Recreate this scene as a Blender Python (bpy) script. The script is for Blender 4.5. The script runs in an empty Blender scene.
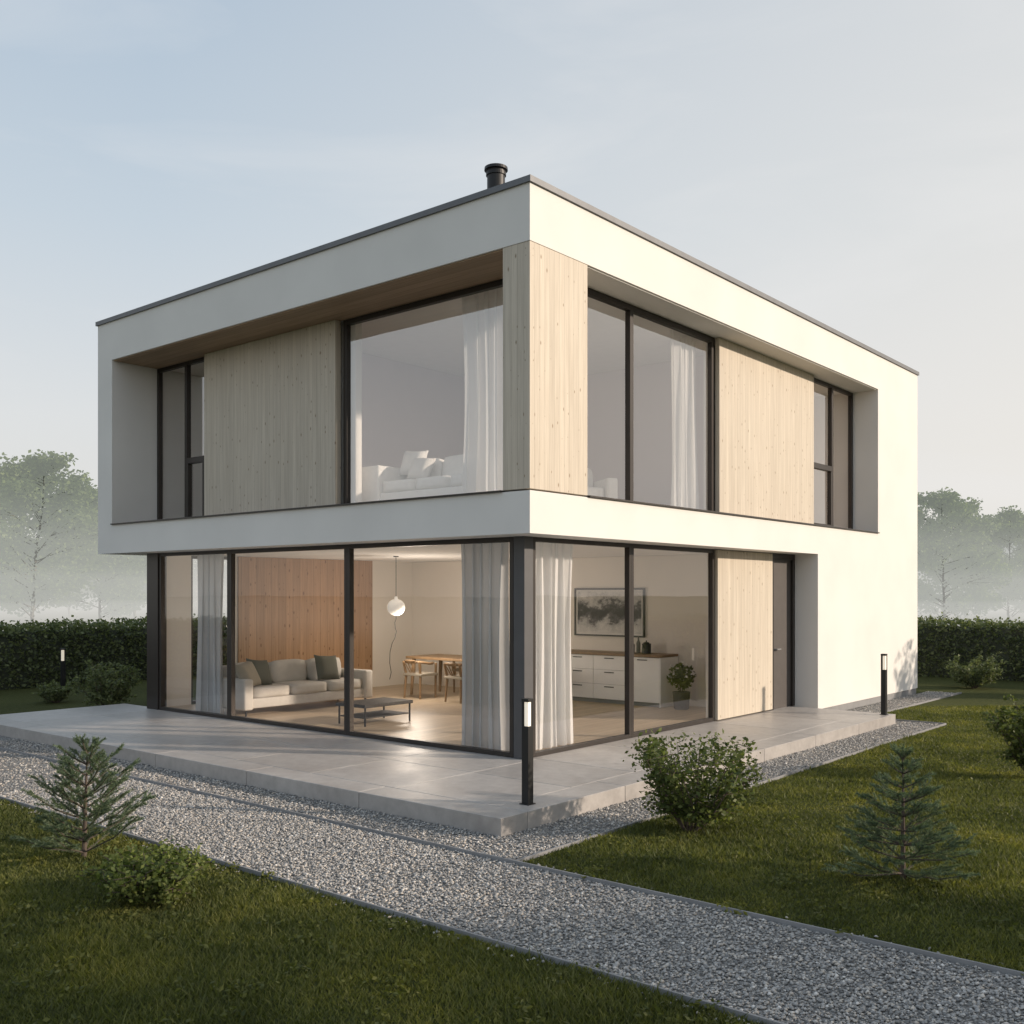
import bpy, bmesh, math, random
import numpy as np
from mathutils import Vector, Matrix
random.seed(7); rng=np.random.default_rng(7)
scene=bpy.context.scene
COL=scene.collection
TH=math.radians(39.8)
CAM=Vector((-8.963,-7.203,2.17)); F=1010.0; HZ=593.0
D=Vector((math.cos(TH),math.sin(TH),0)); R=Vector((math.sin(TH),-math.cos(TH),0))
def gp(px,py,z=0.0):
    dep=(CAM.z-z)*F/(py-HZ); k=(px-512)/F
    p=CAM+dep*(D+k*R); return Vector((p.x,p.y,z))
def gd(px,dep,z=0.0):
    p=CAM+dep*(D+((px-512)/F)*R); return Vector((p.x,p.y,z))

# ---------------- node helpers
class N:
    def __init__(s,name):
        s.m=bpy.data.materials.new(name); s.m.use_nodes=True
        s.t=s.m.node_tree; s.t.nodes.clear(); s.out=s.n('ShaderNodeOutputMaterial')
    def n(s,ty,**kw):
        a=s.t.nodes.new(ty)
        for k,v in kw.items(): setattr(a,k,v)
        return a
    def l(s,a,b): s.t.links.new(a,b)
    def val(s,sock,v):
        if hasattr(v,'links') or isinstance(v,bpy.types.NodeSocket): s.l(v,sock)
        else: sock.default_value=v
    def math(s,op,a,b=0.0,c=None,clamp=False):
        x=s.n('ShaderNodeMath',operation=op); x.use_clamp=clamp
        s.val(x.inputs[0],a); s.val(x.inputs[1],b)
        if c is not None: s.val(x.inputs[2],c)
        return x.outputs[0]
    def mix(s,f,a,b,mode='MIX'):
        x=s.n('ShaderNodeMix',data_type='RGBA',blend_type=mode)
        s.val(x.inputs[0],f); s.val(x.inputs[6],a); s.val(x.inputs[7],b)
        return x.outputs[2]
    def noise(s,vec,scale,detail=3,rough=.5):
        x=s.n('ShaderNodeTexNoise'); x.inputs['Scale'].default_value=scale
        x.inputs['Detail'].default_value=detail; x.inputs['Roughness'].default_value=rough
        if vec is not None: s.l(vec,x.inputs['Vector'])
        return x.outputs[0]
    def ramp(s,f,stops):
        x=s.n('ShaderNodeValToRGB'); s.l(f,x.inputs[0]); e=x.color_ramp.elements
        while len(e)<len(stops): e.new(.5)
        for i,(p,c) in enumerate(stops):
            e[i].position=p; e[i].color=c if len(c)==4 else (*c,1)
        return x.outputs[0]
    def obj(s): return s.n('ShaderNodeTexCoord').outputs['Object']
    def bsdf(s,col,rough=.6,metal=0.0,spec=.5,bump=None,bs=.2,bd=.01):
        b=s.n('ShaderNodeBsdfPrincipled')
        s.val(b.inputs['Base Color'],col if not isinstance(col,tuple) else (*col[:3],1))
        s.val(b.inputs['Roughness'],rough); b.inputs['Metallic'].default_value=metal
        b.inputs['Specular IOR Level'].default_value=spec
        if bump is not None:
            u=s.n('ShaderNodeBump'); u.inputs['Strength'].default_value=bs; u.inputs['Distance'].default_value=bd
            s.l(bump,u.inputs['Height']); s.l(u.outputs[0],b.inputs['Normal'])
        s.l(b.outputs[0],s.out.inputs[0]); return b
def c4(*c): return (c[0],c[1],c[2],1)

def m_plain(name,col,rough=.6,metal=0,var=.12,scale=6,bs=.15,fine=80):
    g=N(name); o=g.obj(); n1=g.noise(o,scale,4); n2=g.noise(o,fine,3)
    c=g.mix(1.0,c4(*col),g.ramp(n1,[(.3,(1-var,)*3),(.7,(1,1,1))]),'MULTIPLY')
    g.bsdf(c,rough,metal,bump=n2,bs=bs,bd=.004); return g.m
def m_wood(name,ca,cb,bw=.14,mode='wall',rough=.6,knots=True,joint=.5,tv=.16,ks=1.0,kr=.27):
    g=N(name); o=g.obj(); s=g.n('ShaderNodeSeparateXYZ'); g.l(o,s.inputs[0])
    if mode=='wall': u=g.math('ADD',s.outputs[0],s.outputs[1]); v=s.outputs[2]
    elif mode=='floor': u=s.outputs[1]; v=s.outputs[0]
    else: u=s.outputs[0]; v=s.outputs[1]
    ub=g.math('DIVIDE',u,bw); idn=g.math('FLOOR',ub); fr=g.math('FRACT',ub)
    w=g.n('ShaderNodeTexWhiteNoise',noise_dimensions='1D'); g.l(idn,w.inputs['W'])
    off=g.math('MULTIPLY',w.outputs[0],13.0)
    cx=g.n('ShaderNodeCombineXYZ'); g.l(g.math('MULTIPLY',u,60.0),cx.inputs[0]); g.l(g.math('ADD',g.math('MULTIPLY',v,1.8),off),cx.inputs[1]); g.l(off,cx.inputs[2])
    gr=g.noise(cx.outputs[0],1.0,5,.62)
    cx2=g.n('ShaderNodeCombineXYZ'); g.l(g.math('MULTIPLY',u,9.0),cx2.inputs[0]); g.l(g.math('ADD',g.math('MULTIPLY',v,.5),off),cx2.inputs[1])
    gr2=g.noise(cx2.outputs[0],1.0,3)
    c=g.mix(g.ramp(gr,[(.3,(0,0,0)),(.7,(1,1,1))]),c4(*cb),c4(*ca))
    c=g.mix(1.0,c,g.ramp(gr2,[(.3,(.88,.87,.86)),(.65,(1,1,1))]),'MULTIPLY')
    tone=g.math('MULTIPLY_ADD',w.outputs[0],tv,1-tv)
    tc=g.n('ShaderNodeCombineXYZ'); [g.l(tone,tc.inputs[i]) for i in range(3)]
    c=g.mix(1.0,c,tc.outputs[0],'MULTIPLY')
    if knots:
        cv=g.n('ShaderNodeCombineXYZ'); g.l(g.math('MULTIPLY',u,9.0),cv.inputs[0]); g.l(g.math('MULTIPLY_ADD',v,4.2,off),cv.inputs[1])
        vo=g.n('ShaderNodeTexVoronoi',voronoi_dimensions='2D'); vo.inputs['Scale'].default_value=1; g.l(cv.outputs[0],vo.inputs['Vector'])
        sc=g.n('ShaderNodeSeparateColor'); g.l(vo.outputs['Color'],sc.inputs[0])
        rad=g.math('MULTIPLY',g.math('SUBTRACT',sc.outputs[0],.44,clamp=True),kr)
        k=g.math('SUBTRACT',1.0,g.math('DIVIDE',vo.outputs['Distance'],g.math('ADD',rad,.002)),clamp=True)
        c=g.mix(g.math('MULTIPLY',k,ks,clamp=True),c,c4(cb[0]*.50,cb[1]*.42,cb[2]*.34))
    jt=g.math('LESS_THAN',fr,.06)
    c=g.mix(g.math('MULTIPLY',jt,joint),c,c4(cb[0]*.3,cb[1]*.28,cb[2]*.25))
    h=g.math('SUBTRACT',gr,g.math('MULTIPLY',jt,2.0))
    g.bsdf(c,rough,bump=h,bs=.25,bd=.004); return g.m
def m_leaf(name,stops,trans=.35,rough=.55,patch=None,haze=False):
    g=N(name); ge=g.n('ShaderNodeNewGeometry')
    o=g.obj(); n=g.noise(o,1.6,2)
    f=g.math('ADD',g.math('MULTIPLY',ge.outputs['Random Per Island'],.65),g.math('MULTIPLY',n,.35))
    c=g.ramp(f,stops)
    if patch:
        n3=g.noise(o,patch,4,.6); c=g.mix(1.0,c,g.ramp(n3,[(.36,(.66,.69,.64)),(.5,(.95,.95,.92)),(.66,(1.42,1.28,1.0))]),'MULTIPLY')
    b=g.n('ShaderNodeBsdfPrincipled'); g.l(c,b.inputs['Base Color']); b.inputs['Roughness'].default_value=rough; b.inputs['Specular IOR Level'].default_value=.3
    t=g.n('ShaderNodeBsdfTranslucent'); g.l(g.mix(1.0,c,c4(1.3,1.35,.7),'MULTIPLY'),t.inputs[0])
    m=g.n('ShaderNodeMixShader'); m.inputs[0].default_value=trans
    g.l(b.outputs[0],m.inputs[1]); g.l(t.outputs[0],m.inputs[2])
    if haze: # aerial haze painted into the leaves as pale emission, stronger near the ground
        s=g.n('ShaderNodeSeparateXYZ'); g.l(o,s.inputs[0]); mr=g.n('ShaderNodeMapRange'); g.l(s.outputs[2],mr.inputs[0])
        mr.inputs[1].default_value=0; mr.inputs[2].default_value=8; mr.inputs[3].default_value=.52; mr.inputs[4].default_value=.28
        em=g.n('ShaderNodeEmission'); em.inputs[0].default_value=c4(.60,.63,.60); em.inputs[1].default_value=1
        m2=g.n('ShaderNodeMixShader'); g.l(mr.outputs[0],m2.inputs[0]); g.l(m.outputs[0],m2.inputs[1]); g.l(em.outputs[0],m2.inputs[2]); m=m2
    g.l(m.outputs[0],g.out.inputs[0]); return g.m

M={}
M['plaster']=m_plain('white_plaster',(.775,.755,.725),.85,var=.07,scale=.9,bs=.3,fine=140)
M['ceil']=m_plain('ceiling_paint',(.88,.87,.85),.9,var=.03)
M['inwall']=m_plain('beige_paint',(.82,.77,.70),.85,var=.05,scale=1)
M['upwall']=m_plain('lilac_paint',(.72,.66,.71),.85,var=.05,scale=1)
M['uproom']=m_plain('pale_beige_paint',(.86,.77,.69),.85,var=.04,scale=1)
M['wood']=m_wood('spruce_boards',(.67,.60,.50),(.555,.485,.39),.095,joint=.36,tv=.08,ks=1.4)
M['warmwood']=m_wood('warm_wood',(.53,.325,.185),(.385,.22,.115),.17,joint=.5,tv=.18,ks=2.2,kr=.36)
M['soffit']=m_wood('soffit_wood',(.50,.35,.23),(.37,.25,.16),.14,'floor2',knots=False)
M['floor']=m_wood('oak_floor',(.60,.48,.35),(.50,.39,.27),.16,'floor',.4,False)
M['pfloor']=m_plain('pale_floor',(.78,.72,.65),.5,var=.05)
M['furn']=m_wood('oak_furniture',(.36,.235,.135),(.27,.17,.09),.3,'floor',.45,False,0)
M['frame']=m_plain('bronze_frame',(.040,.033,.029),.38,.3,var=.1,bs=.03)
M['post']=m_plain('grey_metal_post',(.09,.09,.095),.5,.2,var=.1,bs=.03)
M['coping']=m_plain('zinc_coping',(.16,.165,.175),.5,.4,var=.15,bs=.05)
M['black']=m_plain('black_metal',(.020,.020,.021),.45,.3,bs=.05)
M['plinth']=m_plain('plinth_render',(.28,.28,.285),.9,var=.15)
M['door']=m_plain('grey_door',(.085,.075,.07),.5,bs=.05)
M['ttop']=m_plain('dark_table_top',(.030,.026,.023),.7,bs=.05)
M['bark']=m_plain('bark',(.13,.10,.08),.9,var=.4,scale=5,bs=.8,fine=30)
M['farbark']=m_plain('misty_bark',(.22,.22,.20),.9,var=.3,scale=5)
M['fabric']=m_plain('grey_fabric',(.56,.53,.49),.95,var=.08,scale=12,bs=.4,fine=300)
M['whitefab']=m_plain('white_fabric',(.82,.81,.79),.95,var=.05,scale=12,bs=.3,fine=300)
M['dgreen']=m_plain('olive_fabric',(.13,.13,.11),.95,var=.1,bs=.4,fine=300)
M['beigefab']=m_plain('beige_fabric',(.36,.32,.26),.95,var=.1,bs=.4,fine=300)
M['cab']=m_plain('cabinet_paint',(.90,.89,.87),.5,var=.03,bs=.02)
M['pot']=m_plain('dark_pot',(.05,.05,.055),.6)
M['paper']=m_plain('mat_board',(.75,.73,.70),.8,var=.02)
def m_emit(name,col,st,base=(.9,.88,.82)):
    g=N(name); b=g.bsdf(base,.4); b.inputs['Emission Color'].default_value=c4(*col); b.inputs['Emission Strength'].default_value=st; return g.m
M['globe']=m_emit('opal_glass',(1,.94,.86),.28)
M['lens']=m_emit('lamp_lens',(1,.84,.62),.45)
# concrete
g=N('concrete_slab'); o=g.obj(); a=g.noise(o,1.1,5,.6); b=g.noise(o,9,5,.65); ge=g.n('ShaderNodeNewGeometry')
c=g.ramp(a,[(.3,(.345,.322,.305)),(.7,(.50,.472,.445))]); c=g.mix(.45,c,g.ramp(b,[(.3,(.30,.28,.265)),(.75,(.55,.522,.495))]))
tn=g.math('MULTIPLY_ADD',ge.outputs['Random Per Island'],.13,.88); tc=g.n('ShaderNodeCombineXYZ'); [g.l(tn,tc.inputs[i]) for i in range(3)]
c=g.mix(1.0,c,tc.outputs[0],'MULTIPLY'); g.bsdf(c,g.math('MULTIPLY_ADD',a,.5,.18),bump=g.noise(o,60,5,.7),bs=.2,bd=.003); M['conc']=g.m
# glass: symmetric Schlick reflectance
def m_glass(name,f0,tint=(1,.98,.95)):
    g=N(name); ge=g.n('ShaderNodeNewGeometry'); dt=g.n('ShaderNodeVectorMath',operation='DOT_PRODUCT')
    g.l(ge.outputs['Normal'],dt.inputs[0]); g.l(ge.outputs['Incoming'],dt.inputs[1])
    p5=g.math('POWER',g.math('SUBTRACT',1.0,g.math('ABSOLUTE',dt.outputs['Value']),clamp=True),4.0)
    f=g.math('MULTIPLY_ADD',p5,1-f0,f0,clamp=True)
    tr=g.n('ShaderNodeBsdfTransparent'); tr.inputs[0].default_value=c4(.99,.985,.98)
    gl=g.n('ShaderNodeBsdfGlossy'); gl.inputs['Roughness'].default_value=.01; gl.inputs[0].default_value=c4(*tint)
    bu=g.n('ShaderNodeBump'); bu.inputs['Strength'].default_value=.05; bu.inputs['Distance'].default_value=.02; g.l(g.noise(g.obj(),1.2,1),bu.inputs['Height']); g.l(bu.outputs[0],gl.inputs['Normal'])
    mx=g.n('ShaderNodeMixShader'); g.l(f,mx.inputs[0]); g.l(tr.outputs[0],mx.inputs[1]); g.l(gl.outputs[0],mx.inputs[2]); g.l(mx.outputs[0],g.out.inputs[0]); return g.m
M['glass']=m_glass('window_glass',.08); M['glassu']=m_glass('coated_window_glass',.26,(1,.98,.965))
# curtain
def m_curt(name,col,tf=.45,tt=.12):
    g=N(name); d=g.n('ShaderNodeBsdfDiffuse'); d.inputs[0].default_value=c4(*col); t=g.n('ShaderNodeBsdfTranslucent'); t.inputs[0].default_value=c4(*col)
    tp=g.n('ShaderNodeBsdfTransparent'); m=g.n('ShaderNodeMixShader'); m.inputs[0].default_value=tf; g.l(d.outputs[0],m.inputs[1]); g.l(t.outputs[0],m.inputs[2])
    m2=g.n('ShaderNodeMixShader'); m2.inputs[0].default_value=tt; g.l(m.outputs[0],m2.inputs[1]); g.l(tp.outputs[0],m2.inputs[2]); g.l(m2.outputs[0],g.out.inputs[0]); return g.m
M['curt']=m_curt('sheer_curtain',(.90,.90,.90),.35); M['curtg']=m_curt('grey_curtain',(.56,.57,.58),.25,.06)
# lawn
g=N('lawn'); o=g.obj(); a=g.noise(o,.35,4); b=g.noise(o,14,5,.7); e=g.noise(o,90,3,.7)
c=g.ramp(a,[(.3,(.066,.078,.028)),(.7,(.115,.128,.045))]); c=g.mix(.5,c,g.ramp(b,[(.3,(.042,.052,.020)),(.7,(.14,.152,.055))]))
g.bsdf(c,.95,spec=.1,bump=g.math('ADD',b,e),bs=1.0,bd=.04); M['lawn']=g.m
# gravel bed
g=N('gravel_bed'); o=g.obj(); vo=g.n('ShaderNodeTexVoronoi'); vo.inputs['Scale'].default_value=62; g.l(o,vo.inputs['Vector'])
s=g.n('ShaderNodeSeparateColor'); g.l(vo.outputs['Color'],s.inputs[0])
c=g.ramp(s.outputs[0],[(0,(.19,.187,.183)),(.5,(.34,.333,.322)),(1,(.53,.515,.49))]); c=g.mix(g.ramp(vo.outputs['Distance'],[(.35,(0,0,0)),(.7,(1,1,1))]),c,c4(.11,.108,.104))
g.bsdf(c,.9,bump=g.math('SUBTRACT',1.0,vo.outputs['Distance']),bs=1,bd=.014); M['gravel']=g.m
g=N('gravel_stone'); ge=g.n('ShaderNodeNewGeometry'); c=g.ramp(ge.outputs['Random Per Island'],[(0,(.17,.168,.167)),(.35,(.32,.314,.306)),(.7,(.46,.448,.43)),(.9,(.54,.48,.41)),(1,(.74,.72,.69))])
g.bsdf(c,.85); M['stone']=g.m
# art
g=N('landscape_print'); o=g.obj(); mp=g.n('ShaderNodeMapping'); mp.inputs['Scale'].default_value=(1,1,1.4); g.l(o,mp.inputs[0]); s=g.n('ShaderNodeSeparateXYZ'); g.l(o,s.inputs[0])
a=g.noise(mp.outputs[0],4,7,.72); h=g.math('ADD',g.math('MULTIPLY',a,.9),g.math('MULTIPLY',g.math('ABSOLUTE',s.outputs[2]),.9))
g.bsdf(g.ramp(h,[(.46,(.02,.02,.025)),(.56,(.10,.10,.11)),(.64,(.40,.40,.40)),(.80,(.62,.61,.59))]),.6); M['art']=g.m
M['leaf']=m_leaf('shrub_leaf',[(.1,(.038,.055,.018)),(.5,(.095,.125,.036)),(.85,(.20,.23,.075))])
M['lowleaf']=m_leaf('low_shrub_leaf',[(.1,(.055,.078,.024)),(.5,(.14,.18,.055)),(.85,(.30,.33,.12))],.45)
M['hedge']=m_leaf('hedge_leaf',[(.1,(.070,.090,.048)),(.5,(.135,.165,.080)),(.85,(.22,.25,.12))])
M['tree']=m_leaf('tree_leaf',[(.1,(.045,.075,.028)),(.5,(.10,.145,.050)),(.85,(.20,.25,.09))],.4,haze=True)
M['neartree']=m_leaf('garden_tree_leaf',[(.1,(.04,.06,.02)),(.5,(.08,.11,.04)),(.85,(.14,.17,.06))],.4)
M['needle']=m_leaf('spruce_needle',[(.1,(.055,.084,.056)),(.5,(.135,.185,.120)),(.8,(.26,.32,.195)),(1,(.42,.46,.28))],.3)
M['grass']=m_leaf('grass_blade',[(.1,(.062,.078,.024)),(.5,(.125,.143,.044)),(.8,(.195,.205,.070)),(1,(.33,.30,.14))],.42,patch=.8)
M['dark']=m_plain('dark_twigs',(.060,.070,.048),.95)

# ---------------- mesh builder
class B:
    def __init__(s): s.v=[]; s.f=[]; s.mi=[]; s.cm=0; s.sm=False
    def add(s,vs,fs):
        b=len(s.v); s.v+= [tuple(x) for x in vs]
        for f in fs: s.f.append(tuple(b+i for i in f)); s.mi.append(s.cm)
    def box(s,x0,x1,y0,y1,z0,z1):
        s.add([(x0,y0,z0),(x1,y0,z0),(x1,y1,z0),(x0,y1,z0),(x0,y0,z1),(x1,y0,z1),(x1,y1,z1),(x0,y1,z1)],
              [(0,3,2,1),(4,5,6,7),(0,1,5,4),(1,2,6,5),(2,3,7,6),(3,0,4,7)])
    def fb(s,ax,a0,a1,d0,d1,z0,z1):
        if ax=='x': s.box(a0,a1,d0,d1,z0,z1)
        else: s.box(d0,d1,a0,a1,z0,z1)
    def rbox(s,c,sz,bev=.02,seg=3,rot=None,puff=0,pillow=False):
        bm=bmesh.new(); bmesh.ops.create_cube(bm,size=1)
        for v in bm.verts: v.co=Vector((v.co.x*sz[0],v.co.y*sz[1],v.co.z*sz[2]))
        if puff or pillow:
            bmesh.ops.subdivide_edges(bm,edges=bm.edges[:],cuts=8 if pillow else 6,use_grid_fill=True)
            for v in bm.verts:
                u=[2*v.co[i]/sz[i] for i in range(3)]
                if pillow:
                    v.co[1]*=.08+.92*max(0,(1-u[0]**4)*(1-u[2]**4))**.5
                    v.co[0]*=1-.09*(1-u[2]**2)*(abs(u[0])**2); v.co[2]*=1-.09*(1-u[0]**2)*(abs(u[2])**2)
                else:
                    for i in range(3):
                        j,k=[q for q in range(3) if q!=i]
                        v.co[i]*= 1-puff+puff*(1-u[j]**4*.9)*(1-u[k]**4*.9)
        else: bmesh.ops.bevel(bm,geom=bm.edges[:],offset=bev,segments=seg,profile=.5,affect='EDGES')
        mt=Matrix.Translation(c)
        if rot is not None: mt=mt@rot
        bm.transform(mt); bm.verts.index_update()
        s.add([v.co[:] for v in bm.verts],[[v.index for v in f.verts] for f in bm.faces]); bm.free()
    def tube(s,pts,rad,n=8,caps=True):
        pts=[Vector(p) for p in pts]; vs=[]; fs=[]
        for i,p in enumerate(pts):
            t=(pts[min(i+1,len(pts)-1)]-pts[max(i-1,0)])
            t=t.normalized() if t.length>1e-9 else Vector((0,0,1))
            ref=Vector((1,0,0)) if abs(t.x)<.8 else Vector((0,1,0))
            a=t.cross(ref).normalized(); b=t.cross(a)
            for k in range(n):
                an=2*math.pi*k/n; vs.append(p+rad[i]*(math.cos(an)*a+math.sin(an)*b))
        for i in range(len(pts)-1):
            for k in range(n):
                k2=(k+1)%n; fs.append((i*n+k,i*n+k2,(i+1)*n+k2,(i+1)*n+k))
        if caps: fs.append(tuple(range(n-1,-1,-1))); fs.append(tuple((len(pts)-1)*n+k for k in range(n)))
        s.add(vs,fs)
    def mesh(s,name,mats):
        me=bpy.data.meshes.new(name); me.from_pydata(s.v,[],s.f)
        for m in mats: me.materials.append(m)
        if len(mats)>1: me.polygons.foreach_set('material_index',s.mi)
        bm=bmesh.new(); bm.from_mesh(me); bmesh.ops.recalc_face_normals(bm,faces=bm.faces[:]); bm.to_mesh(me); bm.free()
        if s.sm: me.polygons.foreach_set('use_smooth',[True]*len(me.polygons))
        me.update(); return me
    def obj(s,name,mat,par=None,bevel=0,off=None,smooth=False):
        s.sm=smooth
        ob=bpy.data.objects.new(name,s.mesh(name,mat if isinstance(mat,list) else [mat])); COL.objects.link(ob)
        if bevel:
            m=ob.modifiers.new('bevel','BEVEL'); m.width=bevel; m.segments=2; m.limit_method='ANGLE'
        if par is not None: parent(ob,par)
        return ob
def parent(ob,par,inv=True):
    ob.parent=par
    if par.name.startswith('house') or par.get('wc'): ob.matrix_parent_inverse=Matrix.Translation(-par.location)
def np_mesh(name,V,Fc,mats,mi=None):
    me=bpy.data.meshes.new(name); k=Fc.shape[1]; n=len(Fc)
    me.vertices.add(len(V)); me.vertices.foreach_set('co',V.astype(np.float32).ravel())
    me.loops.add(n*k); me.loops.foreach_set('vertex_index',Fc.astype(np.int32).ravel())
    me.polygons.add(n); me.polygons.foreach_set('loop_start',np.arange(0,n*k,k,dtype=np.int32))
    for m in mats: me.materials.append(m)
    if mi is not None: me.polygons.foreach_set('material_index',mi.astype(np.int32))
    me.update(calc_edges=True); return me
def empty(name,loc,rot=0):
    e=bpy.data.objects.new(name,None); e.empty_display_size=.2; e.location=loc; e.rotation_euler=(0,0,rot); COL.objects.link(e); return e
def tag(o,label,cat,group=None):
    o['label']=label; o['category']=cat
    if group: o['group']=group
    return o
def link(ob,par=None):
    COL.objects.link(ob)
    if par is not None: ob.parent=par
    return ob
def copy_thing(root,loc,rot=None,scale=None):
    c=root.copy(); c.location=loc
    if rot is not None: c.rotation_euler=(0,0,rot)
    if scale: c.scale=(scale,)*3
    COL.objects.link(c)
    for ch in root.children:
        k=ch.copy(); COL.objects.link(k); k.parent=c
        for g2 in ch.children:
            q=g2.copy(); COL.objects.link(q); q.parent=k
    return c

# ================= GROUND
b=B(); b.add([(-400,-400,0),(600,-400,0),(600,600,0),(-400,600,0)],[(0,1,2,3)])
o=b.obj('ground',M['lawn']); o['kind']='structure'
TX,TY=-2.15,-1.40; TRX=7.9; TYE=9.9; PX0,PX1=-4.25,-2.75; SY=-2.05; SX=8.35
b=B(); z=.004
def sheet(b,x0,x1,y0,y1,z): b.add([(x0,y0,z),(x1,y0,z),(x1,y1,z),(x0,y1,z)],[(0,1,2,3)])
sheet(b,PX0,PX1,-30,26,z); o=b.obj('gravel_path',M['gravel']); o['kind']='structure'
b=B(); sheet(b,PX1,TX+.1,SY,14,z); sheet(b,TX+.1,SX,SY,TY+.1,z); sheet(b,TRX-.1,SX,TY+.1,0,z); sheet(b,SX,14.0,-.7,0,z)
o=b.obj('gravel_strip',M['gravel']); o['kind']='structure'
b=B()
for x0,y0,y1 in ((PX0,-30,26),(PX1,-30,26)): b.box(x0-.008,x0+.008,y0,y1,-.05,.034)
b.box(PX1+.012,SX,SY-.008,SY+.008,-.05,.032); b.box(SX,SX+.02,SY-.01,-.7,-.05,.032); b.box(SX+.02,14,-.71,-.69,-.05,.032)
o=b.obj('path_edging',M['plinth']); o['kind']='structure'
# terrace
b=B(); TZ=.17
b.box(TX+.03,TRX-.02,TY+.03,.6,.001,TZ-.035); b.box(TX+.03,.6,.6,TYE-.02,.001,TZ-.035)
def slabs(x0,x1,y0,y1,nx,ny,z0=.10,zt=TZ):
    for i in range(nx):
        for j in range(ny):
            a0=x0+(x1-x0)*i/nx; a1=x0+(x1-x0)*(i+1)/nx; c0=y0+(y1-y0)*j/ny; c1=y0+(y1-y0)*(j+1)/ny
            b.rbox(((a0+a1)/2,(c0+c1)/2,(z0+zt)/2),(a1-a0-.007,c1-c0-.007,zt-z0),.004,1)
W=.38
slabs(TX+W,.6,TY+W,TYE,2,8,.12); slabs(.6,TRX,TY+W,.6,5,1,.12)
slabs(TX,TX+W,TY,TYE,1,6,.002); slabs(TX+W,TRX,TY,TY+W,6,1,.002)
o=b.obj('terrace',M['conc']); o['kind']='structure'

# ================= HOUSE
XR,YB=13.3,9.72; ZB0,ZB1,ZO,ZT=2.853,3.343,6.19,6.85; GX=GY=.45
house=empty('house',(6.65,4.86,0)); tag(house,'white two-storey cubic house with wood cladding and large corner glazing','house')
b=B()
b.box(0,XR,0,YB,ZB0,ZB1); b.box(0,XR,0,YB,ZO,ZT)
b.box(0,XR,9.24,YB,ZB1,ZO); b.box(10.96,XR,0,9.24,ZB1,ZO)
b.box(8.05,XR,0,YB,.13,ZB0)
b.box(.93,1.05,4.02,7.72,ZB1,ZO); b.box(5.26,8.89,.58,.7,ZB1,ZO)
b.obj('wall',M['plaster'],house)
b=B(); b.box(8.07,XR-.02,.02,YB-.02,0,.13); b.obj('plinth',M['plinth'],house)
b=B(); sheet(b,.5,6.7,.5,8.7,ZB0-.006); b.obj('ceiling',M['ceil'],house)
b=B(); sheet(b,.95,10.9,.6,9.2,ZO-.006); b.obj('ceiling',M['ceil'],house)
for bx in ((6.7,6.82,.5,8.7,TZ,ZB0-.01),(2.1,8.05,8.7,8.86,TZ,ZB0-.002),(.5,1.2,8.7,8.86,TZ,ZB0-.002),(5.15,8.05,.53,.6,TZ,ZB0-.02)):
    b=B(); b.box(*bx); b.obj('interior_wall',M['inwall'],house)
b=B(); b.box(1.05,6.3,5.5,5.6,ZB1,ZO-.01); b.box(6.2,6.3,.7,5.5,ZB1,ZO-.01); b.obj('interior_wall',M['upwall'],house)
b=B(); b.box(2.3,2.4,7.45,9.23,ZB1,ZO-.01); b.box(1.05,2.3,7.35,7.45,ZB1,ZO-.01); b.obj('interior_wall',M['uproom'],house)
b=B(); b.box(8.5,8.6,.7,2.3,ZB1,ZO-.01); b.box(8.5,10.95,2.3,2.4,ZB1,ZO-.01); b.obj('interior_wall',M['uproom'],house)
b=B(); b.box(2.17,5.49,8.66,8.695,TZ+.04,ZB0-.01); b.obj('interior_wood_panel',M['warmwood'],house)
b=B(); b.box(.5,8.05,.6,8.7,TZ-.01,TZ+.014); b.box(.53,8.0,.5,.6,TZ-.01,TZ+.014); b.obj('floor',M['floor'],house)
b=B(); b.box(.93,10.95,.58,9.23,ZB1,ZB1+.03); b.obj('floor',M['pfloor'],house)
b=B(); b.box(.03,.85,.42,9.235,ZO-.015,ZO-.001); b.obj('soffit',M['soffit'],house)
b=B(); b.box(1.14,10.95,.03,.5,ZO-.015,ZO-.001); b.obj('soffit',M['plaster'],house)
# roof
b=B(); o2=.03; w=.32
b.box(-o2,XR+o2,-o2,w,ZT,ZT+.07); b.box(-o2,XR+o2,YB-w,YB+o2,ZT,ZT+.07); b.box(-o2,w,w,YB-w,ZT,ZT+.07); b.box(XR-w,XR+o2,w,YB-w,ZT,ZT+.07)
b.box(w,XR-w,w,YB-w,ZT+.002,ZT+.03)
roof=b.obj('roof',M['coping'],house)
b=B(); cx,cy=1.27,1.6; zc=ZT+.03
b.tube([(cx,cy,zc),(cx,cy,zc+.05),(cx,cy,zc+.051),(cx,cy,zc+.86),(cx,cy,zc+.861),(cx,cy,zc+.90),(cx,cy,zc+.902),(cx,cy,zc+.93),(cx,cy,zc+.932),(cx,cy,zc+.97)],[.17,.17,.12,.12,.135,.135,.125,.125,.158,.155],28)
ch=b.obj('chimney',M['black']); ch.parent=roof
# cladding
def panel(x0,x1,y0,y1,z0,z1,label=None):
    b=B(); b.box(x0,x1,y0,y1,z0,z1); o=b.obj('wooden_cladding',M['wood'],house,bevel=.004)
    if label: o['label']=label
panel(.006,1.136,.006,.41,ZB1+.02,ZO-.002,'pale wooden corner column')
panel(.74,.85,4.25,7.60,ZB1+.03,ZO-.018)
panel(5.26,8.86,.42,.5,ZB1+.03,ZO-.018)
panel(5.17,7.10,.40,.53,TZ+.02,ZB0-.01)
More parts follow.
